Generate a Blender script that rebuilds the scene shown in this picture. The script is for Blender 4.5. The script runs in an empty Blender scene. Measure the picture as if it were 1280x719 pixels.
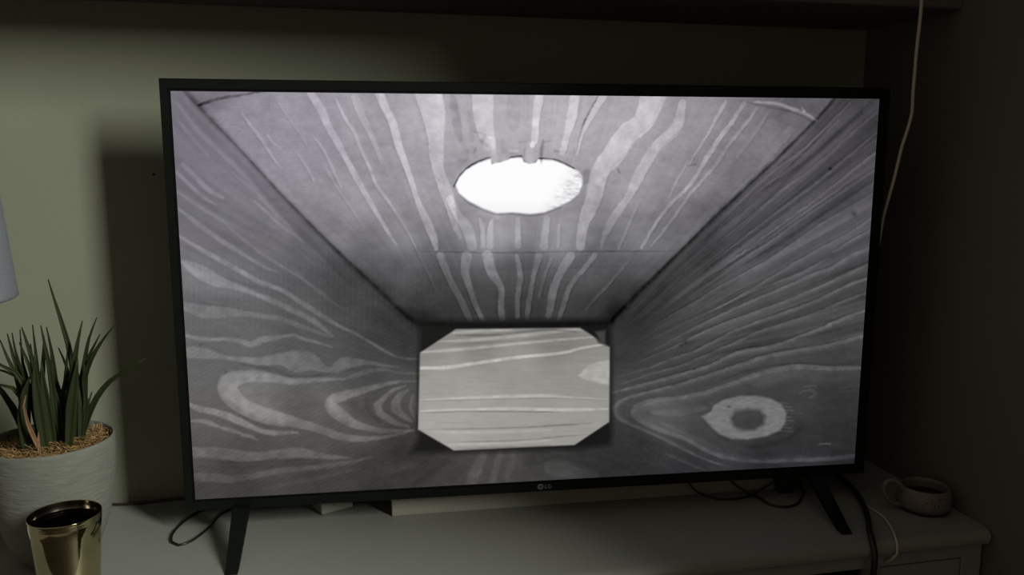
import bpy, bmesh, math, random
import numpy as np
from mathutils import Vector, Matrix, noise as mnoise

sc = bpy.context.scene
C = sc.collection

# ------------------------------------------------------------------ camera
# world: x along the alcove's back wall (right side wall is x = 0), y into the wall
# (back wall is y = 0), z up, cabinet top is z = 0; metres
YAW, PITCH, ROLL, FOCAL = -0.222789, 0.155700, 0.002617, 1060.585
cd = bpy.data.cameras.new('camera'); cam = bpy.data.objects.new('camera', cd); C.objects.link(cam)
f = Vector((-math.sin(YAW)*math.cos(PITCH), math.cos(YAW)*math.cos(PITCH), -math.sin(PITCH)))
r = Vector((math.cos(YAW), math.sin(YAW), 0)); u = r.cross(f)
r, u = r*math.cos(ROLL)+u*math.sin(ROLL), u*math.cos(ROLL)-r*math.sin(ROLL)
cam.matrix_world = Matrix(((r.x, u.x, -f.x, -0.888141), (r.y, u.y, -f.y, -1.281148), (r.z, u.z, -f.z, 0.508484), (0, 0, 0, 1)))
cd.sensor_fit = 'HORIZONTAL'; cd.sensor_width = 36; cd.lens = 36*FOCAL/1280; cd.clip_start = .02
sc.camera = cam

# ------------------------------------------------------------------ world, lights, exposure
w = bpy.data.worlds.new('dim_room'); sc.world = w; w.use_nodes = True
w.node_tree.nodes['Background'].inputs['Color'].default_value = (1.0, .84, .64, 1)
w.node_tree.nodes['Background'].inputs['Strength'].default_value = .130
ld = bpy.data.lights.new('window_light', 'AREA'); ld.shape = 'RECTANGLE'; ld.size = .52; ld.size_y = 1.25
ld.energy = 116.0; ld.color = (1.0, 1.0, .90)
lo = bpy.data.objects.new('window_light', ld); C.objects.link(lo)
src = Vector((-1.194, 0, .537)); dr = Vector((.613, -.722, .325)).normalized()
lo.location = src + dr*3.5; lo.rotation_euler = dr.to_track_quat('Z', 'Y').to_euler()
vs = sc.view_settings
vs.view_transform = 'Standard'; vs.look = 'None'; vs.exposure = 0; vs.gamma = 1; vs.use_curve_mapping = False

# ------------------------------------------------------------------ helpers
def lin(c): return tuple(((v/255)/12.92 if v/255 <= .04045 else ((v/255+.055)/1.055)**2.4) for v in c)
def mat(name, col, rough=.6, metal=0, nscale=0, namt=.0, bump=0, bscale=60, stretch=(1, 1, 1), spec=.5, col2=None, coat=0):
    if not metal and name != 'logo_print': col = tuple(v*.65 for v in col); col2 = col2 and tuple(v*.65 for v in col2)
    m = bpy.data.materials.new(name); m.use_nodes = True; n = m.node_tree.nodes; l = m.node_tree.links
    b = n['Principled BSDF']; b.inputs['Base Color'].default_value = (*col, 1)
    b.inputs['Roughness'].default_value = rough; b.inputs['Metallic'].default_value = metal
    b.inputs['Specular IOR Level'].default_value = spec; b.inputs['Coat Weight'].default_value = coat
    tc = n.new('ShaderNodeTexCoord'); mp = n.new('ShaderNodeMapping'); mp.inputs['Scale'].default_value = stretch
    l.new(tc.outputs['Object'], mp.inputs['Vector'])
    if nscale:
        t = n.new('ShaderNodeTexNoise'); t.inputs['Scale'].default_value = nscale; t.inputs['Detail'].default_value = 5
        l.new(mp.outputs[0], t.inputs['Vector'])
        cr = n.new('ShaderNodeValToRGB'); cr.color_ramp.elements[0].position = .35; cr.color_ramp.elements[1].position = .65
        c2 = col2 or tuple(v*(1-namt) for v in col)
        cr.color_ramp.elements[0].color = (*c2, 1); cr.color_ramp.elements[1].color = (*col, 1)
        l.new(t.outputs['Fac'], cr.inputs['Fac']); l.new(cr.outputs['Color'], b.inputs['Base Color'])
    if bump:
        t = n.new('ShaderNodeTexNoise'); t.inputs['Scale'].default_value = bscale; t.inputs['Detail'].default_value = 4
        l.new(mp.outputs[0], t.inputs['Vector'])
        bp = n.new('ShaderNodeBump'); bp.inputs['Strength'].default_value = bump; bp.inputs['Distance'].default_value = .002
        l.new(t.outputs['Fac'], bp.inputs['Height']); l.new(bp.outputs[0], b.inputs['Normal'])
    return m
def obj(name, bm, m, parent=None, smooth=False):
    me = bpy.data.meshes.new(name); bmesh.ops.recalc_face_normals(bm, faces=bm.faces[:]); bm.to_mesh(me); bm.free()
    if smooth: me.polygons.foreach_set('use_smooth', [True]*len(me.polygons))
    me.materials.append(m); o = bpy.data.objects.new(name, me); C.objects.link(o)
    if parent: o.parent = parent
    return o
def thing(name, label, cat, loc=(0, 0, 0), rotz=0, group=None):
    o = bpy.data.objects.new(name, None); C.objects.link(o); o.empty_display_size = .02
    o.location = loc; o.rotation_euler = (0, 0, rotz); tag(o, label, cat, group); return o
def tag(o, label, cat, group=None):
    o['label'] = label; o['category'] = cat
    if group: o['group'] = group
    return o
def struct(o): o['kind'] = 'structure'; return o
def box(bm, a, b, bev=0, seg=2):
    vs_ = [bm.verts.new((x, y, z)) for x in (a[0], b[0]) for y in (a[1], b[1]) for z in (a[2], b[2])]
    fs = [bm.faces.new([vs_[i] for i in q]) for q in ((0, 1, 3, 2), (4, 6, 7, 5), (0, 4, 5, 1), (2, 3, 7, 6), (0, 2, 6, 4), (1, 5, 7, 3))]
    if bev:
        es = list({e for f_ in fs for e in f_.edges}); bmesh.ops.bevel(bm, geom=es, offset=bev, segments=seg, affect='EDGES', profile=.5)
    return bm
def lathe(prof, n=64, center=(0, 0)):
    bm = bmesh.new(); rings = []
    for (rr, z) in prof:
        if rr < 1e-6: rings.append([bm.verts.new((center[0], center[1], z))])
        else: rings.append([bm.verts.new((center[0]+rr*math.cos(2*math.pi*k/n), center[1]+rr*math.sin(2*math.pi*k/n), z)) for k in range(n)])
    for A, B in zip(rings, rings[1:]):
        for k in range(n):
            k2 = (k+1) % n
            if len(A) == 1 and len(B) > 1: bm.faces.new((A[0], B[k], B[k2]))
            elif len(B) == 1 and len(A) > 1: bm.faces.new((A[k], B[0], A[k2]))
            elif len(A) > 1: bm.faces.new((A[k], B[k], B[k2], A[k2]))
    return bm
def spline(pts, step):
    P = [np.array(p, float) for p in pts]; P = [2*P[0]-P[1]]+P+[2*P[-1]-P[-2]]; out = []
    for i in range(1, len(P)-2):
        d = max(1, int(np.linalg.norm((P[i+1]-P[i])[:2 if len(P[i]) < 4 and step > .5 else 3])/step))
        for k in range(d):
            t = k/d; a, b, c, e = P[i-1:i+3]
            out.append(.5*((2*b)+(-a+c)*t+(2*a-5*b+4*c-e)*t*t+(-a+3*b-3*c+e)*t**3))
    out.append(P[-2]); return out
def tube(bm, pts, rad, n=10, step=.008):
    ps = [Vector(p) for p in spline(pts, step)]; rings = []; up = Vector((0.03, .02, 1)).normalized()
    prev = None
    for i, p in enumerate(ps):
        t = (ps[min(i+1, len(ps)-1)]-ps[max(i-1, 0)]).normalized()
        if prev is None: s = t.cross(up if abs(t.dot(up)) < .95 else Vector((1, 0, 0))).normalized()
        else: s = (prev-t*prev.dot(t)).normalized()
        prev = s; v = t.cross(s); rr = rad(i/(len(ps)-1)) if callable(rad) else rad
        rings.append([bm.verts.new(p+(s*math.cos(2*math.pi*k/n)+v*math.sin(2*math.pi*k/n))*rr) for k in range(n)])
    for A, B in zip(rings, rings[1:]):
        for k in range(n): bm.faces.new((A[k], B[k], B[(k+1) % n], A[(k+1) % n]))
    bm.faces.new(rings[0]); bm.faces.new(rings[-1]); return bm

# ------------------------------------------------------------------ materials
M = {}
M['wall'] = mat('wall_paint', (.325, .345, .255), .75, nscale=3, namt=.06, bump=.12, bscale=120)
M['soffit'] = mat('soffit_shaded', (.17, .16, .14), .8, nscale=4, namt=.06, bump=.12, bscale=120)  # colour darkened to put the shade under the soffit into it
M['wallr'] = mat('side_wall_shaded', (.20, .18, .155), .8, nscale=3, namt=.06, bump=.12, bscale=120)  # darker copy of the wall paint, shade of the side wall in its colour
M['white'] = mat('painted_wood', (.375, .39, .35), .5, nscale=6, namt=.05, bump=.08, bscale=90, stretch=(.3, 1, 1), spec=.3)
M['dark'] = mat('dark_recess', (.02, .02, .018), .8, nscale=10, namt=.2)
M['bezel'] = mat('bezel_plastic', (.007, .010, .008), .42, nscale=40, namt=.1, bump=.05, bscale=400, spec=.18)
M['panel'] = mat('panel_black', (.002, .002, .002), .5, nscale=40, namt=.1, spec=.2)
M['legm'] = mat('stand_black', (.007, .010, .008), .45, nscale=40, namt=.1, spec=.15)
M['logo'] = mat('logo_print', (.20, .21, .21), .5, nscale=200, namt=.05)
M['pot'] = mat('pot_glaze', (.225, .236, .200), .85, nscale=40, namt=.14, bump=.6, bscale=75, stretch=(1, 1, 4))
M['soil'] = mat('soil', (.018, .011, .006), .95, nscale=60, namt=.6, bump=.8, bscale=200)
M['moss'] = mat('dry_moss', (.56, .35, .14), .8, nscale=90, namt=.5, col2=(.24, .14, .05))
M['leaf'] = mat('leaf_green', (.032, .044, .012), .6, nscale=30, namt=.35, col2=(.016, .026, .007), stretch=(1, 1, .2), spec=.18)
M['dry'] = mat('dry_leaf', (.27, .14, .06), .7, nscale=40, namt=.4)
M['brass'] = mat('brass', (.58, .52, .31), .10, metal=1, nscale=22, namt=.25, bump=.05, bscale=90)
M['brass_in'] = mat('brass_inside', (.22, .19, .15), .16, metal=1, nscale=22, namt=.3)
M['mug'] = mat('stoneware', (.24, .21, .18), .5, nscale=30, namt=.12)
M['mugb'] = mat('bare_clay', (.05, .022, .015), .8, nscale=40, namt=.3)
M['speck'] = mat('speckle_glaze', (.05, .05, .055), .5, nscale=40, namt=.3)
M['mugin'] = mat('dark_inside', (.02, .010, .008), .4, nscale=30, namt=.3)
M['shade'] = mat('shade_cloth', (.26, .28, .32), .9, nscale=300, namt=.12, bump=.2, bscale=600)
M['lampm'] = mat('lamp_base_glaze', (.5, .5, .48), .4, nscale=10, namt=.1)
M['wcable'] = mat('white_cable', (.80, .74, .62), .45, nscale=50, namt=.06)
M['bcable'] = mat('black_cable', (.012, .012, .011), .4, nscale=50, namt=.1)
M['brcable'] = mat('brown_cable', (.05, .037, .022), .5, nscale=50, namt=.1)
M['wplastic'] = mat('white_plastic', (.36, .38, .31), .45, nscale=20, namt=.04)
M['boxw'] = mat('box_board', (.42, .41, .35), .6, nscale=15, namt=.05)
M['brown'] = mat('block_brown', (.016, .010, .008), .6, nscale=20, namt=.1)
led = mat('led_green', (.05, .4, .1), .4, nscale=20, namt=.1); lb = led.node_tree.nodes['Principled BSDF']
lb.inputs['Emission Color'].default_value = (.12, .9, .3, 1); lb.inputs['Emission Strength'].default_value = .55

# ------------------------------------------------------------------ structure
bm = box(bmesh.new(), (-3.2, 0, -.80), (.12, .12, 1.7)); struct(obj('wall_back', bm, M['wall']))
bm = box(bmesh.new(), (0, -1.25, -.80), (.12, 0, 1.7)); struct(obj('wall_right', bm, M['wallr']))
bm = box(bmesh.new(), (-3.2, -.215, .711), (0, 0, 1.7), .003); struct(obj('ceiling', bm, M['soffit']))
bm = box(bmesh.new(), (-3.2, -3.2, -.84), (1.6, .12, -.80)); fl = struct(obj('floor', bm, mat('floor_boards', (.05, .04, .03), .5, nscale=4, namt=.3, stretch=(1, 8, 1))))
bm = lathe([(0, .0), (.0018, 0), (.0014, -.0016), (0, -.002)], 12)
nail = obj('nail_head', bm, M['dark'], smooth=True); nail.location = (-1.1136, -.0004, .4795); nail.rotation_euler = (math.radians(-90), 0, 0)
tag(nail, 'tiny dark nail head in the wall just left of the television', 'nail')

# ------------------------------------------------------------------ cabinet
cab = thing('cabinet', 'long off-white painted cabinet with rounded top edge under the television', 'cabinet', (0, 0, 0))
X0 = -2.3
prof = [(-.001, 0), (-.347, 0), (-.3515, -.0010), (-.3550, -.0035), (-.3572, -.0070), (-.3580, -.011), (-.3572, -.015), (-.3550, -.0185), (-.3515, -.021), (-.347, -.022), (-.001, -.022)]
bm = bmesh.new(); xs = [X0, -.0035, -.001]
rings = []
for x, ins in ((X0, 0), (-.006, 0), (-.0025, .002), (-.001, .006)):
    rings.append([bm.verts.new((x, min(y+ins, -.001) if y < -.3 else y, z*(1-ins*30) if y < -.3 else z)) for (y, z) in prof])
for A, B in zip(rings, rings[1:]):
    for k in range(len(prof)): bm.faces.new((A[k], B[k], B[(k+1) % len(prof)], A[(k+1) % len(prof)]))
bm.faces.new(rings[0]); bm.faces.new(rings[-1])
obj('top_board', bm, M['white'], cab)
bm = bmesh.new()                                            # body panels
box(bm, (-.030, -.330, -.78), (-.006, -.004, -.0215))
box(bm, (X0+.01, -.330, -.78), (X0+.035, -.004, -.0215))
box(bm, (X0+.035, -.020, -.78), (-.030, -.004, -.0215))
box(bm, (X0+.035, -.328, -.205), (-.030, -.020, -.190))
box(bm, (-.180, -.328, -.78), (-.166, -.020, -.0215))
obj('body_panel', bm, M['white'], cab)
bm = bmesh.new()                                            # face frame
box(bm, (-.0370, -.345, -.78), (-.006, -.328, -.0215), .0012)
box(bm, (X0, -.345, -.0405), (-.0370, -.328, -.0215), .0012)
box(bm, (-.1805, -.345, -.78), (-.1665, -.328, -.0400), .0012)
box(bm, (X0, -.345, -.78), (X0+.035, -.328, -.0400), .0012)
obj('face_frame', bm, M['white'], cab)
bm = box(bmesh.new(), (-.1650, -.344, -.185), (-.0385, -.326, -.0425), .0015); dw = obj('drawer', bm, M['white'], cab)
bm = lathe([(0, .0), (.006, 0), (.005, .008), (.011, .016), (.011, .020), (.006, .024), (0, .025)], 20)
kn = obj('knob', bm, M['white'], dw, True); kn.location = (-.10, -.344, -.115); kn.rotation_euler = (math.radians(90), 0, 0)
bm = box(bmesh.new(), (-.1650, -.344, -.775), (-.0385, -.326, -.192), .0015); obj('door', bm, M['white'], cab)
sb = thing('set_top_box', 'black media box with green light in the open bay under the cabinet top', 'media box', (-.33, -.24, -.1898))
bm = box(bmesh.new(), (-.145, -.09, 0), (.145, .09, .1475), .003); obj('casing', bm, M['bezel'], sb)
bm = lathe([(0, 0), (.0017, 0), (.0012, .0012), (0, .0015)], 12); o = obj('light', bm, led, sb, True); o.location = (.1295, -.0895, .1440); o.rotation_euler = (math.radians(90), 0, 0)
o['label'] = 'green indicator light'

# ------------------------------------------------------------------ television
TO = Vector((-.59024, -.177452, .036758))
TX = Vector((.997, -.0773, .0015)); TN = Vector((-.0773, -.997, .0038))
th = -.077426
tv = thing('television', 'large black flat screen television showing the inside of a wooden box', 'television', TO, th)
tv.rotation_euler = (.0038, -.0015, th)
# local: x right, -y towards the viewer, z up; front face of the bezel is y = 0
WW, HH = .4865, .5640
sx0, sx1, sz0, sz1 = -.4734, .4705, .0160, .5487
bm = bmesh.new()                                             # bezel ring with a proud, bevelled outer lip
def rring(x0, x1, z0, z1, y): return [bm.verts.new(p) for p in ((x0, y, z0), (x1, y, z0), (x1, y, z1), (x0, y, z1))]
R_ = [rring(-WW, WW, 0, HH, .012), rring(-WW, WW, 0, HH, .0012), rring(-WW+.001, WW-.001, .001, HH-.001, 0),
      rring(sx0-.0035, sx1+.0045, sz0-.003, sz1+.003, 0), rring(sx0-.0030, sx1+.0040, sz0-.0026, sz1+.0026, .0022)]
for A, B in zip(R_, R_[1:]):
    for k in range(4): bm.faces.new((A[k], B[k], B[(k+1) % 4], A[(k+1) % 4]))
bm.faces.new(R_[0])
obj('bezel', bm, M['bezel'], tv)
bm = box(bmesh.new(), (sx0-.004, .0016, sz0-.004), (sx1+.005, .0080, sz1+.004)); obj('display_panel', bm, M['panel'], tv)
bm = box(bmesh.new(), (-.44, .0125, .035), (.44, .030, .545), .006); box(bm, (-.40, .0125, .045), (.40, .075, .33), .012, 3)
obj('back_housing', bm, M['bezel'], tv)

# the picture on the screen: drawn on a raster of the screen, strokes given in image pixels of the camera view, mapped onto the screen
GW, GH = 800, 452
quad = np.array([[214, 115], [1096, 123], [1070, 579], [244, 626]], float)      # image pixels of the four screen corners in the camera view
rect = np.array([[0, 0], [GW-1, 0], [GW-1, GH-1], [0, GH-1]], float)
A_ = []; b_ = []
for (x, y), (X, Y) in zip(quad, rect):
    A_ += [[x, y, 1, 0, 0, 0, -X*x, -X*y], [0, 0, 0, x, y, 1, -Y*x, -Y*y]]; b_ += [X, Y]
Hm = np.append(np.linalg.solve(np.array(A_), np.array(b_)), 1).reshape(3, 3); Hi = np.linalg.inv(Hm)
gx, gy = np.meshgrid(np.arange(GW, dtype=float), np.arange(GH, dtype=float))
q = Hi @ np.stack([gx.ravel(), gy.ravel(), np.ones(GW*GH)]); PX = (q[0]/q[2]).reshape(GH, GW); PY = (q[1]/q[2]).reshape(GH, GW)
def sstep(a, b, x): t = np.clip((x-a)/(b-a), 0, 1); return t*t*(3-2*t)
rng = np.random.RandomState(4)
def vnoise(x, y, seed=0):
    tb = np.random.RandomState(seed).rand(256, 256)
    xi = np.floor(x).astype(int); yi = np.floor(y).astype(int); fx = x-xi; fy = y-yi
    fx = fx*fx*(3-2*fx); fy = fy*fy*(3-2*fy); g = lambda i, j: tb[(yi+j) % 256, (xi+i) % 256]
    return ((g(0, 0)*(1-fx)+g(1, 0)*fx)*(1-fy)+(g(0, 1)*(1-fx)+g(1, 1)*fx)*fy)*2-1
def poly(pts, soft=1.0):
    P = np.array(pts, float); inside = np.zeros(PX.shape, bool); dist = np.full(PX.shape, 1e9); n = len(P)
    for i in range(n):
        (x1, y1), (x2, y2) = P[i], P[(i+1) % n]
        c = ((y1 > PY) != (y2 > PY)); xx = (x2-x1)*(PY-y1)/((y2-y1) if y2 != y1 else 1e-9)+x1; inside ^= c & (PX < xx)
        L2 = (x2-x1)**2+(y2-y1)**2+1e-9; t = np.clip(((PX-x1)*(x2-x1)+(PY-y1)*(y2-y1))/L2, 0, 1)
        dist = np.minimum(dist, np.hypot(PX-x1-t*(x2-x1), PY-y1-t*(y2-y1)))
    return np.clip(np.where(inside, dist, -dist)/soft*.5+.5, 0, 1)
def region_shade(ctrl, sig=55.):
    num = 0; den = 1e-6
    for (x, y, v) in ctrl:
        w_ = 1/(((PX-x)**2+(PY-y)**2)/sig**2+.15)**1.6; num = num+w_*v; den = den+w_
    return num/den
JA = .5; brk = .82+.3*vnoise(PX/9., PY/9., 91)+.12*vnoise(PX/2.5, PY/2.5, 92)
jit = .9*vnoise(PX/3.1, PY/3.1, 7)+.6*vnoise(PX/7., PY/7., 8)
def stroke(I, pts, add, soft=.9, side=0, fade=True, mask=None):
    """pts: (x, y, half-width); side: +1/-1 = crisp on that side, melting away on the other"""
    ps = spline([p if len(p) == 3 else (*p, 2) for p in pts], 5.)
    best = np.full(PX.shape, 9.); L = len(ps)
    for i in range(L-1):
        (x1, y1, w1), (x2, y2, w2) = ps[i], ps[i+1]; w1 = max(w1, .4); w2 = max(w2, .4)
        m = max(w1, w2)+soft*2+3
        pa = Hm @ np.array([[min(x1, x2)-m, max(x1, x2)+m]*2, [min(y1, y2)-m]*2+[max(y1, y2)+m]*2, [1]*4]); pa = pa[:2]/pa[2]
        a0, a1 = int(max(0, pa[0].min())), int(min(GW, pa[0].max()+2)); c0, c1 = int(max(0, pa[1].min())), int(min(GH, pa[1].max()+2))
        if a0 >= a1 or c0 >= c1: continue
        sl = (slice(c0, c1), slice(a0, a1)); x = PX[sl]+jit[sl]*JA; y = PY[sl]+jit[sl]*JA
        dx, dy = x2-x1, y2-y1; L2 = dx*dx+dy*dy+1e-9; t = np.clip(((x-x1)*dx+(y-y1)*dy)/L2, 0, 1)
        ex, ey = x-x1-t*dx, y-y1-t*dy; d = np.hypot(ex, ey); ww = w1+(w2-w1)*t
        sg = np.sign(dx*ey-dy*ex)*(side if side else 1)
        if side: val = np.where(sg > 0, (d-ww)/soft, (d-ww*.2)/(ww*1.1+soft))
        else: val = (d-ww)/soft
        if fade:
            e = min(i+.5, L-i-.5)/(L*.14+1e-6); val = val+max(0, 1-e)*.6
        best[sl] = np.minimum(best[sl], val)
    k = 1-sstep(-1, 1, best)
    if mask is not None: k = k*mask
    I += add*k*brk

BK = [(525.5, 441), (570, 411.5), (725, 409.5), (762, 433), (762, 527), (719, 556), (568, 563), (523.5, 537)]
LB = [(180, 60), (226, 112), (250, 135), (300, 187), (350, 241), (400, 292), (440, 330), (490, 378), (525, 408)]
RB = [(1075, 80), (1040, 122), (1018, 148), (960, 206), (900, 262), (850, 312), (800, 362), (765, 405)]
mC = poly(LB+RB[::-1], 1.6)
mL = poly([(180, 60)]+LB[1:]+[(525, 440), (527, 560), (560, 575), (520, 660), (400, 660), (150, 660)], 1.6)
mR = poly(RB+[(762, 552), (735, 575), (760, 640), (900, 640), (1200, 640), (1200, 60)], 1.6)
mF = poly([(525, 562), (765, 555), (860, 603), (900, 660), (380, 660), (440, 620)], 9)
sC = region_shade([(260, 118, 100), (300, 150, 126), (380, 140, 134), (360, 215, 128), (450, 150, 140), (450, 250, 136), (540, 150, 156), (540, 230, 142), (620, 150, 162),
    (620, 290, 142), (700, 150, 168), (700, 290, 138), (760, 160, 162), (800, 150, 158), (790, 230, 146), (870, 150, 140), (860, 230, 134), (940, 170, 122), (990, 150, 100), (1000, 128, 84), (940, 215, 108), (880, 262, 92),
    (420, 300, 112), (500, 300, 122), (440, 322, 92), (500, 340, 80), (540, 370, 58), (560, 395, 44), (650, 345, 70), (650, 380, 54), (650, 398, 40), (740, 345, 78), (740, 380, 50), (770, 390, 30),
    (800, 300, 118), (850, 300, 100), (800, 335, 80), (790, 362, 52), (530, 400, 26), (450, 336, 70), (480, 362, 50)], 40)
sL = region_shade([(225, 125, 112), (235, 180, 112), (235, 260, 110), (290, 200, 118), (300, 260, 116), (350, 290, 112), (380, 300, 92), (300, 320, 104), (240, 345, 108), (240, 400, 98), (300, 400, 96),
    (380, 380, 82), (430, 380, 66), (440, 350, 62), (490, 410, 50), (510, 430, 48), (400, 430, 80), (480, 450, 66), (500, 480, 74), (520, 500, 76), (400, 500, 94), (330, 500, 100), (250, 480, 96), (250, 530, 88), (240, 570, 78),
    (240, 610, 60), (300, 605, 56), (320, 570, 72), (400, 560, 76), (400, 600, 56), (460, 580, 54), (450, 540, 78), (515, 545, 56), (510, 565, 42)], 40)
sR = region_shade([(1080, 130, 56), (1040, 150, 68), (1000, 190, 78), (1070, 220, 78), (1000, 260, 84), (940, 260, 78), (930, 330, 82), (1070, 300, 78), (1000, 340, 78), (870, 310, 60), (860, 370, 68), (820, 370, 50), (790, 400, 44),
    (780, 440, 54), (840, 430, 64), (900, 400, 74), (1000, 400, 72), (1065, 400, 66), (1060, 450, 58), (960, 450, 66), (880, 480, 66), (790, 480, 66), (830, 520, 78), (780, 500, 70), (900, 520, 66), (1000, 500, 62), (1050, 500, 50),
    (1060, 550, 44), (1000, 550, 48), (900, 550, 62), (870, 590, 44), (800, 560, 46), (775, 540, 50), (960, 585, 40), (1060, 578, 34)], 40)
sF = region_shade([(450, 612, 46), (500, 590, 54), (530, 575, 50), (560, 590, 60), (600, 585, 66), (640, 575, 68), (680, 580, 60), (740, 570, 48), (760, 590, 44), (830, 598, 44), (700, 600, 62)], 30)
sC = sC+12*sstep(420, 250, PY)*sstep(960, 560, PX)+3
I = sF*(1-mC)+sC*mC; I = I*(1-mL)+sL*mL; I = I*(1-mR)+sR*mR; I = I*(1-mF)+sF*mF

# fine grain running along the boards (towards the far end of the box)
def grain(cx, cy, k, warp, seed, sharp=1.0):
    an = np.arctan2(PY-cy, PX-cx); rr = np.log(np.hypot(PX-cx, PY-cy)+5)
    a = an*k+warp*vnoise(rr*3, an*4, seed+1)
    v = vnoise(a*1.0, rr*2.0+50, seed)*.6+vnoise(a*2.3, rr*4+50, seed+2)*.4
    return np.clip(v*sharp, -1, 1)
gC = grain(648, 520, 52, .9, 11); gL = grain(600, 480, 46, 1.2, 21); gR = grain(700, 482, 60, .8, 31)
dR = np.hypot(PX-700, PY-480)
I += mC*gC*5.0*sstep(395, 320, PY)+mL*gL*5.0*sstep(470, 380, PY)+mL*gL*2*sstep(380, 470, PY)+mF*gC*2
gR2 = grain(700, 482, 34, .5, 35)
I += mR*(gR*11+gR2*12)*sstep(480, 400, PY+.0*PX)*sstep(60, 220, dR)+mR*gR*2.5
gL2 = grain(600, 480, 26, .8, 25); I += mL*(gL2*7+gL*3)*sstep(370, 290, PY)*sstep(40, 150, np.hypot(PX-560, PY-440))
# broad pale fields inside the grain figures
nz = .75+.35*vnoise(PX/14, PY/6, 81)
I += 20*nz*mL*poly([(277, 470), (290, 464), (330, 468), (360, 475), (420, 474), (440, 480), (400, 500), (420, 540), (350, 530), (310, 516), (285, 500), (274, 484)], 3)*sstep(420, 285, PX)
I += 16*nz*mL*poly([(409, 498), (430, 491), (470, 484), (480, 500), (470, 520), (455, 533), (430, 525), (414, 512)], 3)*sstep(466, 412, PX)
I += 14*nz*mR*poly([(796, 513), (820, 503), (870, 496), (900, 505), (880, 525), (900, 560), (860, 545), (815, 527)], 4)*sstep(900, 800, PX)
I += 11*nz*mR*poly([(935, 474), (970, 465), (1078, 461), (1078, 478), (1030, 480), (990, 474), (950, 484)], 4)
I += 12*nz*mL*poly([(224, 325), (260, 340), (300, 360), (330, 372), (290, 372), (228, 362)], 5)
I += 2.2*vnoise(PX/2.2, PY/1.6, 41)+2.6*vnoise(PX/9, PY/5, 42)+mC*5*vnoise(PX/16, PY/9, 43)*sstep(400, 300, PY)+mC*sstep(330, 230, PY)*4*vnoise(PX/4, PY/3, 44)+1.6*mC*np.sin(PY*1.55)*sstep(560, 300, PX)

U_ = dict(side=0)
K = lambda pts, add, **k: stroke(I, pts, add, **k)
cm = mC
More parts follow.
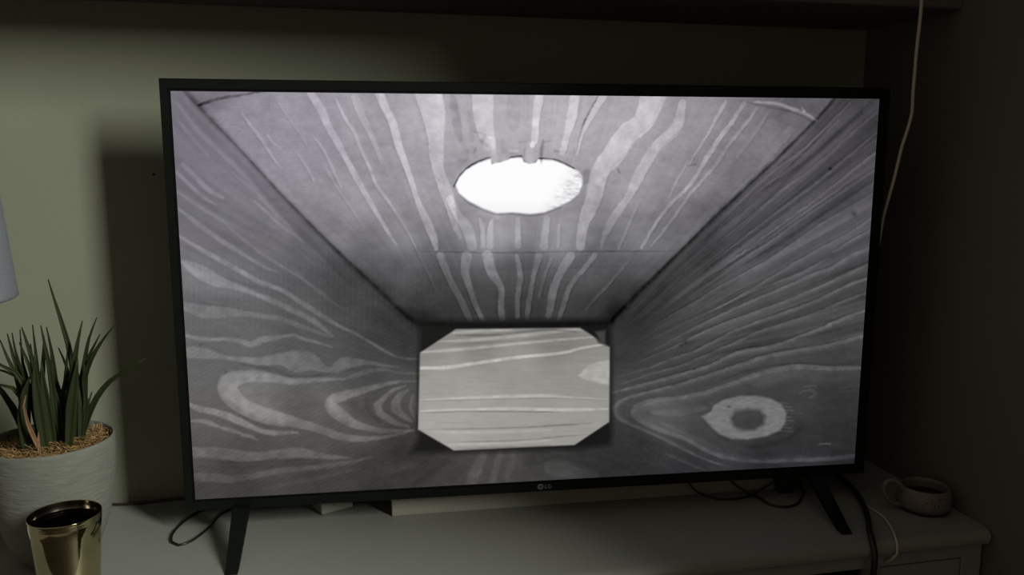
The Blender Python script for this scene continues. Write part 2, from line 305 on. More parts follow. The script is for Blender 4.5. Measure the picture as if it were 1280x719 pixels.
# ceiling board, left half
for pts, add in [
    ([(302, 141, 1.5), (314, 158, 2), (327, 175, 2), (343, 200, 1.5), (352, 210, 1)], 20), ([(333, 168, 1), (343, 181, 2), (350, 185, 1)], 15),
    ([(345, 125, 1), (362, 150, 1.5), (378, 172, 1.5), (388, 190, 1)], 9), ([(391, 170, 1.2), (404, 187, 1.6), (418, 216, 1.6), (427, 235, 1)], 18),
    ([(370, 189, 1.5), (383, 208, 2), (393, 227, 1.5)], 14), ([(403, 205, 1), (420, 232, 1.5), (440, 262, 1.5), (455, 285, 1)], 10),
    ([(389, 118, 5), (402, 139, 5.5), (411, 160, 4.5), (423, 181, 4.5), (432, 198, 3.5), (443, 218, 4), (455, 239, 3.5), (468, 262, 3), (480, 282, 2.5), (491, 300, 2), (496, 306, 1)], 30),
    ([(420, 125, 1.5), (432, 150, 2), (443, 166, 2), (451, 187, 2), (462, 210, 2), (470, 231, 2), (487, 254, 2), (498, 271, 2), (510, 290, 1.6), (519, 309, 1)], 24),
    ([(443, 121, 5), (451, 143, 5), (462, 166, 3.5), (470, 185, 3), (476, 204, 1.5)], 15),
    ([(473, 116, 6), (482, 137, 5), (491, 156, 5), (497, 179, 5), (505, 202, 4), (514, 227, 3.5), (522, 252, 3.5), (533, 276, 5), (541, 295, 5), (545, 311, 3)], 34),
    ([(535, 118, 17), (541, 141, 15), (544, 172, 10), (545, 193, 9), (548, 214, 7), (557, 239, 8), (563, 258, 6), (568, 281, 4), (575, 296, 3)], 28),
    ([(562, 248, 5), (571, 268, 5), (583, 285, 7), (590, 307, 6)], 24), ([(600, 274, 2), (603, 290, 3), (604, 307, 3)], 24), ([(614, 276, 3), (612, 292, 4), (612, 307, 4)], 24),
    ([(602, 116, 14), (603, 145, 12), (607, 168, 10), (612, 182, 7)], 22), ([(565, 120, 4), (570, 150, 5), (575, 175, 3)], -18), ([(585, 140, 2), (590, 160, 3), (590, 175, 2)], -14),
    ([(673, 118, 6), (669, 147, 4.5), (667, 177, 4), (664, 182, 3)], 34), ([(640, 118, 7), (640, 140, 8), (640, 160, 5)], -9), ([(655, 120, 3), (655, 150, 3)], -8),
    ([(717, 118, 6), (713, 147, 6), (707, 170, 4), (702, 189, 4)], 30), ([(752, 121, 5), (738, 145, 3), (725, 170, 2.5), (720, 191, 2)], 26),
    ([(815, 118, 17), (803, 150, 13), (782, 168, 13), (765, 193, 13), (749, 214, 11), (740, 250, 10), (728, 283, 6.5), (725, 307, 6)], 33),
    ([(851, 128, 5), (844, 158, 6.5), (819, 183, 6.5), (798, 218, 7), (786, 243, 5), (779, 254, 5), (765, 274, 5), (754, 297, 3), (750, 308, 2)], 26),
    ([(859, 200, 1.2), (844, 227, 1.5), (836, 245, 1)], 16), ([(796, 255, 1.5), (782, 288, 2), (772, 311, 1.5)], 14),
    ([(905, 127, 2.5), (891, 152, 2), (881, 170, 1.5), (872, 184, 1), (858, 208, .8)], 22),
    ([(928, 128, 3), (910, 156, 3), (893, 179, 3), (872, 214, 2.5), (858, 234, 2.2), (834, 258, 2), (815, 285, 2), (801, 309, 2)], 30),
    ([(944, 134, 2.5), (929, 156, 2), (910, 179, 2), (891, 208, 2), (860, 244, 2), (834, 281, 1.8), (813, 307, 1.5)], 22),
    ([(985, 162, 6), (960, 195, 4), (945, 213, 3), (914, 243, 2)], 9), ([(960, 137, 1.5), (940, 168, 2), (920, 195, 1.5)], 9),
    ([(550, 319, 5), (562, 349, 4), (574, 371, 4), (583, 390, 4), (588, 401, 3)], 28), ([(583, 320, 7), (581, 340, 5), (586, 356, 4), (595, 382, 3), (604, 401, 3)], 30),
    ([(609, 319, 7), (614, 340, 6), (626, 359, 4), (626, 382, 4), (628, 398, 4)], 34), ([(647, 274, 3), (647, 307, 4)], 24), ([(646, 320, 3), (650, 345, 3.5), (647, 370, 3), (647, 396, 3)], 28),
    ([(683, 272, 4), (679, 307, 5)], 22), ([(673, 320, 5), (668, 340, 3), (661, 378, 3), (659, 397, 3)], 24), ([(698, 281, 2), (697, 307, 2)], 12), ([(688, 323, 2), (680, 345, 2), (674, 370, 2)], 16),
    ([(713, 320, 6), (701, 340, 5), (692, 361, 5), (686, 394, 4)], 30), ([(743, 318, 4), (730, 335, 3), (713, 356, 3), (704, 382, 3), (699, 398, 3)], 26),
    ([(787, 323, 1.5), (763, 352, 2), (742, 375, 2), (732, 387, 1.5)], 14), ([(515, 300, 1), (530, 330, 2), (545, 362, 1.5)], 8)]:
    K(pts, add*1.12, mask=cm, soft=1.1)
    # thin darker latewood line on the outer side of the wide streaks
    s = -1 if pts[0][0] < 640 else 1
    K([(x+s*(w_+1.0), y, .45) for x, y, w_ in pts], -20, mask=cm, soft=1.5)
for pts, add, sf in [([(746, 120, .8), (732, 145, 1), (723, 170, .8), (719, 191, .6)], -60, 1.), ([(515, 314, .6), (640, 315.5, .8), (700, 314, .8), (745, 313.5, .8), (850, 313, .6)], -28, 1.), ([(440, 336, .5), (640, 335.5, .7), (830, 331, .5)], -7, 1.),
    ([(248, 133, 2.2), (262, 128, 2.2), (275, 124, 1.6), (300, 120, 1.6), (318, 117, 1), (335, 114, .8)], -60, 1.2), ([(600, 175, 2), (608, 182, 2)], -30, 1.5), ([(592, 165, .6), (606, 168, .6)], -40, 1.), ([(858, 207, .8), (868, 205, .8)], -40, 1.), ([(771, 211, 1.5), (774, 216, 1)], -30, 1.)]:
    K(pts, add, soft=sf, mask=cm)
K([(940, 127, 1.5), (960, 128, 1.8), (975, 131, 2), (1005, 142, 1.8), (1018, 150, 1.2)], 44, soft=1.1); K([(1000, 135, 1), (1003, 139, 1.5)], 50, soft=1)
K([(915, 124, .6), (945, 131, .8), (985, 139, .8), (1012, 151, .8)], -22, soft=1.2)
# corner lines between the boards
K([(232, 113, 1.5), (250, 135, 4), (300, 187, 2.5), (350, 241, 2.5), (400, 292, 2.5), (440, 330, 2.5), (490, 378, 2), (528, 412, 2)], -36, soft=3.5, fade=False)
K([(440, 330, 1), (490, 378, 3), (520, 404, 8)], -14, soft=10, fade=False)
K([(222, 112, 3), (240, 143, 4), (290, 196, 4), (340, 252, 4), (400, 312, 3)], -7, soft=4)
K([(1042, 120, 1.2), (1018, 148, 1.8), (960, 206, 1.8), (900, 262, 2.5), (850, 312, 2.5), (800, 362, 2.5), (765, 400, 2.5)], -34, soft=2.8, fade=False)
K([(850, 305, 2), (800, 354, 4), (765, 392, 8)], -14, soft=11, fade=False)
K([(1000, 166, 3), (950, 212, 4), (900, 256, 4)], -10, soft=5)

# left board
for pts, add in [
    ([(222, 130, 2), (245, 160, 3), (270, 185, 3), (300, 213, 3), (340, 260, 2.5), (380, 305, 2)], 10), ([(229, 206, 3), (243, 220, 3), (260, 237, 3), (279, 248, 2)], 20), ([(222, 216, 2.2), (241, 235, 2.2), (256, 248, 2), (270, 256, 1.5)], 18),
    ([(222, 150, 2), (240, 172, 2), (262, 196, 1.5)], 10), ([(290, 215, 1.5), (318, 240, 2), (350, 275, 1.5)], 10), ([(222, 240, 1.5), (248, 258, 2), (285, 280, 1.5)], 10),
    ([(318, 252, 2), (333, 265, 2.5), (352, 282, 2), (376, 300, 1.2)], 16), ([(285, 283, 1.5), (320, 312, 2), (345, 328, 2), (380, 350, 1.5), (412, 372, 1.2)], 13), ([(365, 335, 1.5), (395, 362, 1.5), (430, 388, 1.2)], 9),
    ([(222, 260, 2), (245, 278, 3), (271, 297, 3), (290, 309, 3), (312, 323, 2), (333, 335, 2), (347, 340, 1.5)], 20),
    ([(224, 295, 2.6), (250, 311, 3), (271, 323, 3), (297, 337, 3), (323, 352, 3), (352, 363, 2.6), (376, 378, 3), (399, 392, 3), (425, 408, 2), (450, 420, 1.5), (480, 438, 1.5), (500, 447, 1.6), (524, 449, 1.6)], 24),
    ([(224, 325, 2), (245, 337, 8), (269, 350, 8), (293, 358, 4), (316, 366, 3), (342, 377, 3.5), (364, 387, 3.5), (390, 400, 3.5), (405, 411, 3), (416, 421, 2)], 21),
    ([(230, 383, 6), (257, 390, 8), (281, 390, 7), (305, 392, 4), (328, 395, 3), (352, 399, 3), (376, 408, 3), (399, 416, 2), (412, 421, 1.5)], 15),
    ([(230, 419, 3), (242, 422, 3), (262, 425, 2), (283, 424, 2), (300, 427, 3), (315, 431, 4), (327, 425, 4), (340, 423, 3), (354, 421, 1.6), (367, 419, 1.6), (380, 424, 2), (400, 429, 2), (415, 434, 1)], 23),
    ([(232, 440, 8), (253, 442, 7), (270, 445, 4), (287, 448, 2.5), (303, 450, 3.5), (320, 452, 5), (337, 451, 6), (353, 449, 8), (363, 450, 11), (373, 452, 14), (387, 452, 11), (398, 457, 7), (410, 463, 3.5), (421, 461, 6), (430, 455, 8), (447, 453, 5), (463, 454, 2.4), (480, 457, 2), (497, 459, 1.5)], 20),
    ([(430, 474, 2), (400, 475, 3), (365, 477, 4), (335, 472, 6), (305, 471, 8), (284, 480, 11), (288, 494, 12), (303, 508, 10), (325, 518, 10), (350, 525, 9), (375, 530, 6), (400, 537, 5), (425, 546, 5), (450, 549, 3.5), (480, 547, 2.5), (512, 540, 2)], 24),
    ([(430, 474, 1.5), (445, 469, 3), (462, 464, 3), (480, 462, 2), (500, 466, 1.6), (523, 467, 1.5)], 16),
    ([(523, 476, 1.2), (500, 477, 2), (480, 481, 2.5), (455, 488, 4), (430, 495, 6), (415, 501, 7), (416, 511, 8), (427, 520, 8), (440, 529, 6), (455, 534, 4), (480, 539, 3), (517, 538, 2)], 24),
    ([(507, 482, 1.5), (490, 489, 2.2), (480, 498, 3.2), (472, 507, 4.5), (474, 515, 4.5), (484, 523, 4), (497, 530, 3), (512, 534, 2)], 24),
    ([(510, 488, 2), (500, 495, 4), (495, 503, 5.5), (495, 511, 5.5), (503, 519, 4), (514, 527, 2)], 22), ([(517, 494, 1.5), (513, 508, 2.2), (517, 520, 1.5)], 14),
    ([(236, 506, 3), (250, 512, 4), (270, 516, 4), (292, 524, 4.5), (305, 530, 4), (318, 536, 3), (332, 541, 3), (350, 542, 2.5), (372, 541, 1.6)], 32),
    ([(238, 527, 2), (253, 527, 2.5), (263, 530, 3), (275, 535, 1.6), (287, 538, 3), (302, 543, 1.5)], 26), ([(304, 545, 2), (314, 546, 2.2), (322, 551, 1)], 24),
    ([(238, 566, 7), (270, 567, 7), (295, 570, 7), (313, 572, 6), (337, 570, 5), (362, 567, 6), (379, 567, 6), (397, 570, 4), (413, 572, 3), (440, 573, 1.6)], 19),
    ([(240, 598, 6), (262, 598, 6), (287, 600, 5), (312, 597, 4), (337, 592, 3.6), (362, 588, 3.4), (387, 586, 3), (412, 583, 3), (440, 578, 2.5), (465, 572, 1.5)], 14),
    ([(330, 612, 2), (370, 604, 3), (410, 596, 2), (450, 586, 1)], 7)]:
    K(pts, add*1.3, mask=mL, soft=1.6)
for pts, add, sf in [([(226, 323, .7), (245, 334, .8), (269, 342, .8), (293, 351, .8), (330, 362, .6)], -12, 1.2), ([(230, 376, .8), (257, 380, .8), (281, 383, .8), (320, 390, .6)], -14, 1.3), ([(234, 431, .8), (255, 431, .8), (272, 438, .8), (287, 444, .7)], -9, 1.2),
    ([(300, 455, 2), (340, 462, 3), (370, 471, 2.5), (400, 469, 2), (440, 461, 2)], -14, 2), ([(390, 505, 14), (350, 495, 14), (380, 515, 12)], -9, 10), ([(440, 505, 8), (450, 515, 8)], -9, 7), ([(240, 577, .8), (300, 579, .8), (340, 577, .8), (400, 575, .6)], -13, 1.6),
    ([(250, 584, 4), (320, 583, 4), (400, 579, 3)], -7, 3), ([(300, 520, 2), (330, 531, 2.5), (370, 536, 2)], -10, 2), ([(458, 500, 3), (462, 515, 3), (475, 528, 2)], -10, 2), ([(522, 445, 1), (523, 490, 1), (522, 535, 1)], -26, 1.5),
    ([(250, 431, 1.2), (253, 431, 1.2)], -22, 1), ([(281, 466, .6), (284, 465, .6)], -40, 1)]:
    K(pts, add, soft=sf, mask=mL)

# right board
for pts, add in [
    ([(1095, 238, 3), (1079, 250, 4), (1025, 281, 3), (992, 304, 3), (955, 328, 2.4), (907, 354, 2), (860, 382, 1.6), (820, 405, 1)], 13), ([(1092, 270, 3), (1061, 293, 4), (1025, 311, 3), (992, 330, 3), (955, 352, 2.4), (919, 373, 2), (870, 398, 1.2)], 13),
    ([(1086, 287, 1.5), (1061, 302, 2), (1042, 314, 1.5)], 18), ([(1033, 323, 2), (1002, 340, 1.6), (966, 354, 1.6), (931, 368, 1.2), (895, 385, 1)], 18),
    ([(1090, 309, 4), (1061, 323, 5), (1040, 335, 4), (1014, 345, 4), (983, 359, 3.6), (943, 375, 3), (895, 397, 2.4), (850, 420, 2), (820, 436, 1.2)], 18),
    ([(1088, 329, 3), (1061, 342, 4), (1030, 356, 3), (992, 373, 3), (950, 389, 3), (895, 408, 2), (850, 430, 2), (800, 452, 1.2)], 16),
    ([(1087, 347, 3), (1063, 356, 4), (1025, 374, 3), (978, 392, 3), (919, 414, 3), (890, 429, 3), (865, 441, 2.6), (840, 449, 2.4), (820, 457, 2), (798, 464, 1.6), (773, 471, 1.4)], 17),
    ([(1086, 365, 3.4), (1049, 380, 4), (1014, 394, 3), (955, 413, 3), (925, 426, 2.6), (890, 441, 2), (850, 458, 2.2), (820, 466, 2), (790, 476, 1.5), (768, 482, 1.2)], 17),
    ([(1084, 388, 4), (1049, 401, 4), (1022, 413, 3.6), (968, 433, 3.6), (925, 441, 4), (886, 459, 4), (828, 476, 3.6), (800, 483, 3), (766, 492, 3)], 23),
    ([(1080, 422, 5), (1038, 433, 5), (999, 439, 4), (960, 447, 5), (921, 459, 4.4), (882, 472, 4), (843, 484, 3.6), (800, 494, 3), (780, 500, 3), (770, 510, 4), (776, 522, 3.6), (789, 529, 3), (828, 546, 3), (867, 566, 2.6), (898, 579, 2), (918, 583, 1)], 22),
    ([(1078, 461, 5), (1038, 462, 6), (999, 461, 6.5), (968, 465, 6), (937, 473, 5), (906, 485, 5), (874, 495, 5), (843, 500, 5), (820, 503, 6), (798, 510, 6), (795, 516, 6), (808, 526, 6), (832, 537, 5), (859, 547, 4.4), (886, 562, 4), (913, 571, 4), (952, 575, 4), (990, 573, 4.5), (1030, 571, 5.5), (1075, 567, 5.5)], 22),
    ([(835, 567, 2), (860, 578, 2.4), (882, 587, 1.6)], 12), ([(820, 512, 7), (850, 512, 8), (880, 508, 5)], 8), ([(830, 528, 3), (870, 545, 4), (900, 560, 3)], 7),
    ([(1050, 484, 1), (1075, 480, 1)], 12), ([(1005, 482, .8), (1022, 481, .8)], 20), ([(1000, 490, 2), (1012, 486, 2), (1022, 491, 2), (1014, 497, 1.5)], 12), ([(1026, 554.5, .8), (1040, 554, .9)], 40), ([(990, 516, .7), (1005, 516, .7)], 14), ([(1045, 490, .7), (1070, 486, .8)], 12)]:
    K(pts, add*1.3, mask=mR, soft=1.3, side=1)
    if pts[0][0] > 1070 and pts[0][1] < 440:
        K([(x, y-w_-1.2, .7) for x, y, w_ in pts[:8]], -17, mask=mR, soft=1.1)
K([(1075, 453.5, .8), (1038, 455, .8), (999, 453, .8), (960, 457, .8), (925, 466, .8), (890, 480, .8)], -14, mask=mR, soft=1.2)
for (x1, y1, x2, y2, a) in [(1092, 140, 900, 300, 9), (1093, 165, 905, 315, 11), (1092, 190, 900, 335, 12), (1090, 212, 880, 352, 12), (1060, 128, 905, 268, 10), (1030, 165, 880, 300, -10), (1088, 225, 930, 330, -10), (1075, 140, 900, 285, -9), (1090, 178, 880, 338, -10), (1045, 150, 890, 290, 8), (1050, 235, 910, 325, 9)]:
    mx, my = (x1+x2)/2, (y1+y2)/2
    K([(x1, y1, 1.8), (mx+18, my-13+2, 1.6), (mx-20, my+17, 1.5), (x2, y2, 1)], a*1.5, mask=mR, soft=1.2)
    K([(x1, y1-3.2, .8), (mx+18, my-14, .8), (mx-20, my+14, .7), (x2, y2-2, .6)], -abs(a)*1.5, mask=mR, soft=1.1)
ring = lambda cx, cy, rx, ry, n=16, ph=0: [(cx+rx*math.cos(ph+2*math.pi*k/n), cy+ry*math.sin(ph+2*math.pi*k/n)) for k in range(n)]
K([(895, 540, 3), (925, 556, 3), (960, 556, 3), (990, 546, 3), (1005, 530, 3)], -9, mask=mR, soft=3)
for k_ in range(9):
    K([(976+3*(k_ % 2), 503+k_*4.4, .9), (986+4*((k_*7) % 3), 503.5+k_*4.4, .7)], 26, mask=mR, soft=1)
I0 = mR*poly([(878, 520), (890, 514), (893, 506), (906, 499), (925, 494.5), (945, 494), (963, 497), (977, 504), (984, 515), (983, 527), (977, 537), (960, 545), (935, 549), (915, 548), (900, 542), (890, 533)], 1.6)
I0 = I0*(1-poly([(914, 522), (920, 513), (935, 510.5), (950, 512), (958, 519), (956, 530), (945, 537), (930, 538), (918, 533)], 3))
I += I0*(124+10*vnoise(PX/6, PY/2.5, 55)-I)*.82
K([(1024, 292-22, 1.5), (1036, 170+100, .5)], 0)
for (x, y, rr, a) in [(1036, 210, 1.6, -45), (857, 427, 2.4, -22), (852, 431, 1.5, -18), (1066, 266, 2.6, -30), (925, 290+18, 1.2, -18), (912, 508, 1.6, -35), (890, 504, 1.6, 12)]:
    I += a*np.exp(-((PX-x)**2+((PY-y)*1.2)**2)/(2*rr*rr))

# floor of the box
for pts, add in [([(607, 565, 5), (600, 580, 6), (592, 598, 7), (588, 608, 5)], 17), ([(628, 563, 3), (622, 580, 4), (616, 605, 4)], 15), ([(645, 563, 4), (640, 580, 4), (634, 600, 3)], 9), ([(690, 585, 10), (720, 588, 10), (745, 594, 5)], 10), ([(480, 590, 4), (500, 584, 6), (520, 583, 3)], 8),
                 ([(560, 575, 4), (540, 592, 5), (520, 606, 4)], -6), ([(660, 575, 8), (690, 572, 6), (740, 585, 4)], -7)]:
    K(pts, add, mask=mF, soft=2.6)

# dark corners and the lit end panel
dk = poly([(524, 400), (764, 398), (766, 545), (764, 556), (720, 562), (568, 566), (514, 567), (523, 548)], 5); I = I*(1-dk)+(22+1*gC)*dk
K([(527, 404, 3), (600, 406, 3), (700, 405, 3), (765, 402, 4)], -10, soft=3, fade=False)
bk = poly(BK, 1.3); JA = .15
bkS = region_shade([(540, 430, 134), (600, 430, 128), (700, 425, 122), (640, 460, 146), (560, 470, 152), (720, 470, 142), (560, 530, 162), (640, 530, 154), (720, 520, 150), (640, 555, 150), (590, 500, 158)], 30)
bkS = bkS+3*vnoise(PX/22, PY/1.8, 61)+2.5*vnoise(PX/9, PY/4, 62)
Ib = bkS.copy()
for pts, add, sf in [([(566, 416, 1.5), (600, 413.5, 2), (640, 412, 1)], 34, 1), ([(545, 427, 1), (600, 424, 2), (660, 418, 2), (710, 412, 2), (730, 412, 1)], 30, 1.2), ([(528, 440, 2), (570, 437, 2), (620, 432, 1.6), (680, 426, 1.6), (740, 421, 1.5)], 32, 1.2),
    ([(526, 460, 2.4), (560, 459, 2.2), (600, 453, 2), (650, 446, 2), (700, 441, 1.8), (730, 434, 1.6), (755, 430, 1.5)], 50, 1.1), ([(570, 419, 1), (620, 418, 1.2), (680, 412, 1.2), (720, 414, 1)], -34, 1.2), ([(560, 432, 1), (620, 427, 1), (690, 421, .8)], -14, 1.2),
    ([(526, 500, 1.2), (570, 498, 1.4), (620, 496, 1.8), (680, 494.5, 2), (720, 497, 1), (760, 499, .8)], 30, 1.2), ([(526, 514, 1.4), (580, 512, 1.4), (640, 511, 2), (700, 512, 2), (760, 511, 1.5)], 32, 1.2), ([(526, 516.5, .6), (580, 514.5, .6), (640, 514.5, .6), (700, 515, .5)], -50, 1),
    ([(526, 502, .5), (600, 499.5, .5), (700, 497.5, .4), (760, 500.5, .5)], -26, 1), ([(540, 529, .5), (590, 528, .5)], -22, 1), ([(526, 537, .6), (600, 536, .6), (660, 534, .8), (740, 529, .8)], -40, 1.1), ([(560, 553, .5), (640, 551, .6), (690, 547, .8), (735, 543, .6)], -40, 1.1),
    ([(562, 556, 1), (640, 554, 1.5), (690, 550, 1.2)], 20, 1.3), ([(540, 540, 1.5), (600, 541, 1.5), (690, 537, 1.5)], 14, 1.5), ([(568, 561, .7), (640, 559, .7), (690, 557, .7)], -30, 1)]:
    stroke(Ib, pts, add, soft=sf)
kn_ = poly([(723, 469), (727, 466), (730, 461), (737, 456), (746, 452), (756, 450), (764, 450), (764, 481), (755, 480), (745, 477), (735, 475), (729, 473)], 1.4); Ib = Ib+kn_*(24+8*vnoise(PX/6, PY/3, 66)); 
sh = poly([(726, 409), (742, 417), (748, 428), (765, 434), (765, 408)], 1.6); Ib = Ib*(1-sh)+60*sh
I = I*(1-bk)+Ib*bk
sm = poly([(744, 414), (757, 412), (757, 429), (751, 427)], 2); I = I*(1-sm)+64*sm

JA = .4
# round entrance hole, blown out, with splintered edge
rim_ = poly([(x, y) for x, y in ring(648, 232, 84, 39, 28)], 3); I = I+rim_*6
hole_pts = [(569, 231), (573, 222), (582, 212), (596, 204), (613, 198), (614, 204.5), (625, 202), (634, 199), (637, 197.5), (652, 197), (654, 202), (661, 204), (669, 202.5), (671, 198), (675, 200), (675.5, 204), (677, 199.5), (690, 200), (702, 204), (712, 209), (722, 214), (727, 221), (727, 230), (723, 241), (713, 250), (697, 258), (680, 265), (662, 267), (640, 265), (620, 266), (603, 260), (585, 251), (573, 241)]
K([(567, 233, .8), (573, 221, .9), (582, 211, 1), (596, 202.5, 1), (612, 197, 1), (613, 205, 1.2), (625, 203, 1.2), (634, 200, 1), (637, 197, 1), (651, 195, 1), (654, 202.5, 1.2), (661, 205, 1.2), (669, 203, 1.2), (671, 198, .8), (690, 199, 1), (702, 203, 1), (716, 210, .9)], -120, soft=1.1, fade=False)
K([(573, 243, .8), (585, 253, 1), (603, 262, 1), (620, 267.5, 1), (640, 267, .8), (662, 269, .8), (680, 266.5, .8), (700, 259, .8)], -45, soft=1.3)
K([(600, 264, 5), (620, 270, 4)], 12, soft=2)
hl = poly(hole_pts, 1.3); Ih = np.full(PX.shape, 252.)
fl_ = sstep(-.05, .9, (PX-690)/30+(PY-232)/34*.75); Ih -= fl_*(14+46*np.clip(vnoise((PX+PY*1.6)/9, (PY-PX*.3)/2.0, 71), 0, 1)+14*vnoise(PX/5, PY/2.5, 72)); Ih -= sstep(246, 266, PY)*8
I = I*(1-hl)+Ih*hl
for pts, add in [([(616, 177, 3), (617, 190, 3.4), (619, 202, 3)], 26), ([(627, 176, 2), (628, 190, 2.2)], -16), ([(631, 182, 1.6), (632, 198, 2)], -6), ([(662, 178, 4), (661, 190, 5), (661, 200, 4)], 20), ([(655, 186, 1), (654, 196, 1.2)], -30), ([(678, 176, 2), (676, 188, 2), (675, 200, 1)], -58),
    ([(682, 177, 1.4), (688, 176, 1)], -50), ([(605, 170, 1.5), (602, 178, 2)], -30), ([(610, 172, 1), (616, 173, 1)], 40), ([(637, 189, 2), (645, 189, 2)], 34), ([(637, 192, 1), (645, 192, .8)], -45), ([(693, 189, 1.2), (706, 190, 1.2)], -40), ([(698, 193, 1), (712, 195, 1)], 14), ([(716, 186, .8), (717, 192, .8)], -35),
    ([(648, 178, 1.2), (660, 176, 1), (667, 174, 1)], -28), ([(584, 188, 1.5), (582, 200, 2.4), (576, 204, 2)], -12), ([(733, 216, 5), (731, 226, 4)], -26), ([(592, 190, 1.2), (594, 186, 1)], -34), ([(575, 200, 1.4), (582, 201, 1)], -32)]:
    K(pts, add*.75, soft=1.9)

I += 1.8*np.sin((PX*.5+PY*.86)*1.25)*sstep(640, 400, PX)*sstep(340, 460, PY)*mL + 1.6*np.sin(PX*.9)*sstep(640, 450, PX)*sstep(300, 340, PY)*sstep(430, 400, PY)
# overall colour cast: cool mauve above, neutral grey below, a little warmer at lower left
I = np.clip(I, 3, 253)
cool = sstep(420, 180, PY); warm = sstep(420, 560, PY)*sstep(900, 500, PX)
side_ = sstep(640, 300, PX)*.5+.5
amt = np.clip(I/110, 0, 1)*np.clip((256-I)/60, 0, 1)
RGB = np.stack([I+amt*(1.5*cool+2.2*warm), I-amt*(2.6*cool*side_)+amt*.2*warm, I+amt*(6.5*cool*side_-4.5*warm+1.5)], -1)
bkc = bk[..., None]; RGB = RGB*(1-bkc)+np.stack([Ib*1.01, Ib*1.0, Ib*.965], -1)*bkc
blu = sstep(540, 600, PY)*sstep(700, 1000, PX)*.5; RGB[..., 2] += blu*8; RGB[..., 0] += blu*1
RGB = np.clip(RGB, 0, 255)/255; LINR = np.where(RGB <= .04045, RGB/12.92, ((RGB+.055)/1.055)**2.4)
# mesh of the screen (its own plane, real size); the picture is a colour attribute
xs = sx0+(sx1-sx0)*(gx/(GW-1)); zs = sz1-(sz1-sz0)*(gy/(GH-1))
co = np.stack([xs, np.full(xs.shape, .0012), zs], -1).reshape(-1, 3)
idx = np.arange(GW*GH).reshape(GH, GW)
fc = np.stack([idx[1:, :-1], idx[1:, 1:], idx[:-1, 1:], idx[:-1, :-1]], -1).reshape(-1)
me = bpy.data.meshes.new('screen'); nf = len(fc)//4
me.vertices.add(GW*GH); me.vertices.foreach_set('co', co.ravel().astype(np.float32))
me.loops.add(len(fc)); me.loops.foreach_set('vertex_index', fc.astype(np.int32))
me.polygons.add(nf); me.polygons.foreach_set('loop_start', np.arange(0, nf*4, 4, dtype=np.int32))
me.update(calc_edges=True)
at = me.color_attributes.new('picture', 'FLOAT_COLOR', 'POINT')
at.data.foreach_set('color', np.concatenate([LINR.reshape(-1, 3), np.ones((GW*GH, 1))], 1).ravel().astype(np.float32))
ms = bpy.data.materials.new('screen_picture'); ms.use_nodes = True; n_ = ms.node_tree.nodes; b = n_['Principled BSDF']
b.inputs['Base Color'].default_value = (.004, .004, .004, 1); b.inputs['Roughness'].default_value = .5; b.inputs['Specular IOR Level'].default_value = .15
a_ = n_.new('ShaderNodeAttribute'); a_.attribute_name = 'picture'; ms.node_tree.links.new(a_.outputs['Color'], b.inputs['Emission Color']); b.inputs['Emission Strength'].default_value = 1.0
me.materials.append(ms); scr = bpy.data.objects.new('screen', me); C.objects.link(scr); scr.parent = tv
scr['label'] = 'lit screen with grey picture of a wooden nest box inside, round hole above'

# maker's emblem and letters on the lower bezel
bm = bmesh.new()
def disc_ring(bm, cx, cz, r0, r1, a0, a1, n=28, y=-.0004):
    vs0 = [(cx+rr*math.cos(a0+(a1-a0)*k/n), cz+rr*math.sin(a0+(a1-a0)*k/n)) for rr in (r0, r1) for k in range(n+1)]
    A = [bm.verts.new((x, y, z)) for x, z in vs0]
    for k in range(n): bm.faces.new((A[k], A[k+1], A[n+2+k], A[n+1+k]))
def slab(bm, x0, x1, z0, z1, y=-.0004): bm.faces.new([bm.verts.new(p) for p in ((x0, y, z0), (x1, y, z0), (x1, y, z1), (x0, y, z1))])
lx, lz = -.0058, .0076
disc_ring(bm, lx, lz, .0034, .0044, 0, 2*math.pi); disc_ring(bm, lx, lz, .0017, .0028, math.radians(60), math.radians(360))
slab(bm, lx-.0002, lx+.0003, lz-.0014, lz+.0016); slab(bm, lx-.0002, lx+.0013, lz-.0014, lz-.0009); disc_ring(bm, lx-.0014, lz+.0010, 0, .0005, 0, 6.283, 8)
disc_ring(bm, lx, lz, .0028, .0034, 0, 2*math.pi, y=-.0002)
o = obj('emblem', bm, M['logo'], tv); o['label'] = 'small round grey emblem'
bm = bmesh.new(); t_ = .0011; z0, z1 = lz-.0030, lz+.0030
slab(bm, .0005, .0005+t_, z0, z1); slab(bm, .0005+t_, .0036, z0, z0+t_)
disc_ring(bm, .0074, lz, .0019, .0030, math.radians(50), math.radians(360)); slab(bm, .0074, .0104, lz-.0007, lz+.0004)
o = obj('lettering', bm, M['logo'], tv); o['label'] = 'small grey letters LG'

# splayed blade legs: front and back blade of either foot
def leg(a_root, a_tip, sgn):
    bm = bmesh.new(); h = TO.z
    top = [(a_root-.0115, .006, .004), (a_root+.0115, .006, .004)]; n = 8; rings = []
    for i in range(n+1):
        t = i/n; d = (.004+.106*t)*sgn; z = .006-(h+.006+.0)*t+.0; wx = .0110-.0035*t; wd = .0125-.005*t
        a = a_root+(a_tip-a_root)*t; y = -d if sgn > 0 else -d+.02
        z = max(z, -h+.0007)
        ring_ = [(a-wx, y-wd*.9, z), (a+wx, y-wd*.9, z), (a+wx, y+wd*.9, z+.0), (a-wx, y+wd*.9, z)]
        rings.append([bm.verts.new(p) for p in ring_])
    for A, B in zip(rings, rings[1:]):
        for k in range(4): bm.faces.new((A[k], B[k], B[(k+1) % 4], A[(k+1) % 4]))
    bm.faces.new(rings[0]); bm.faces.new(rings[-1]); return bm
for ar, at_ in ((-.413, -.410), (.402, .396)):
    for s in (1, -1): obj('leg', leg(ar, at_, s), M['legm'], tv)

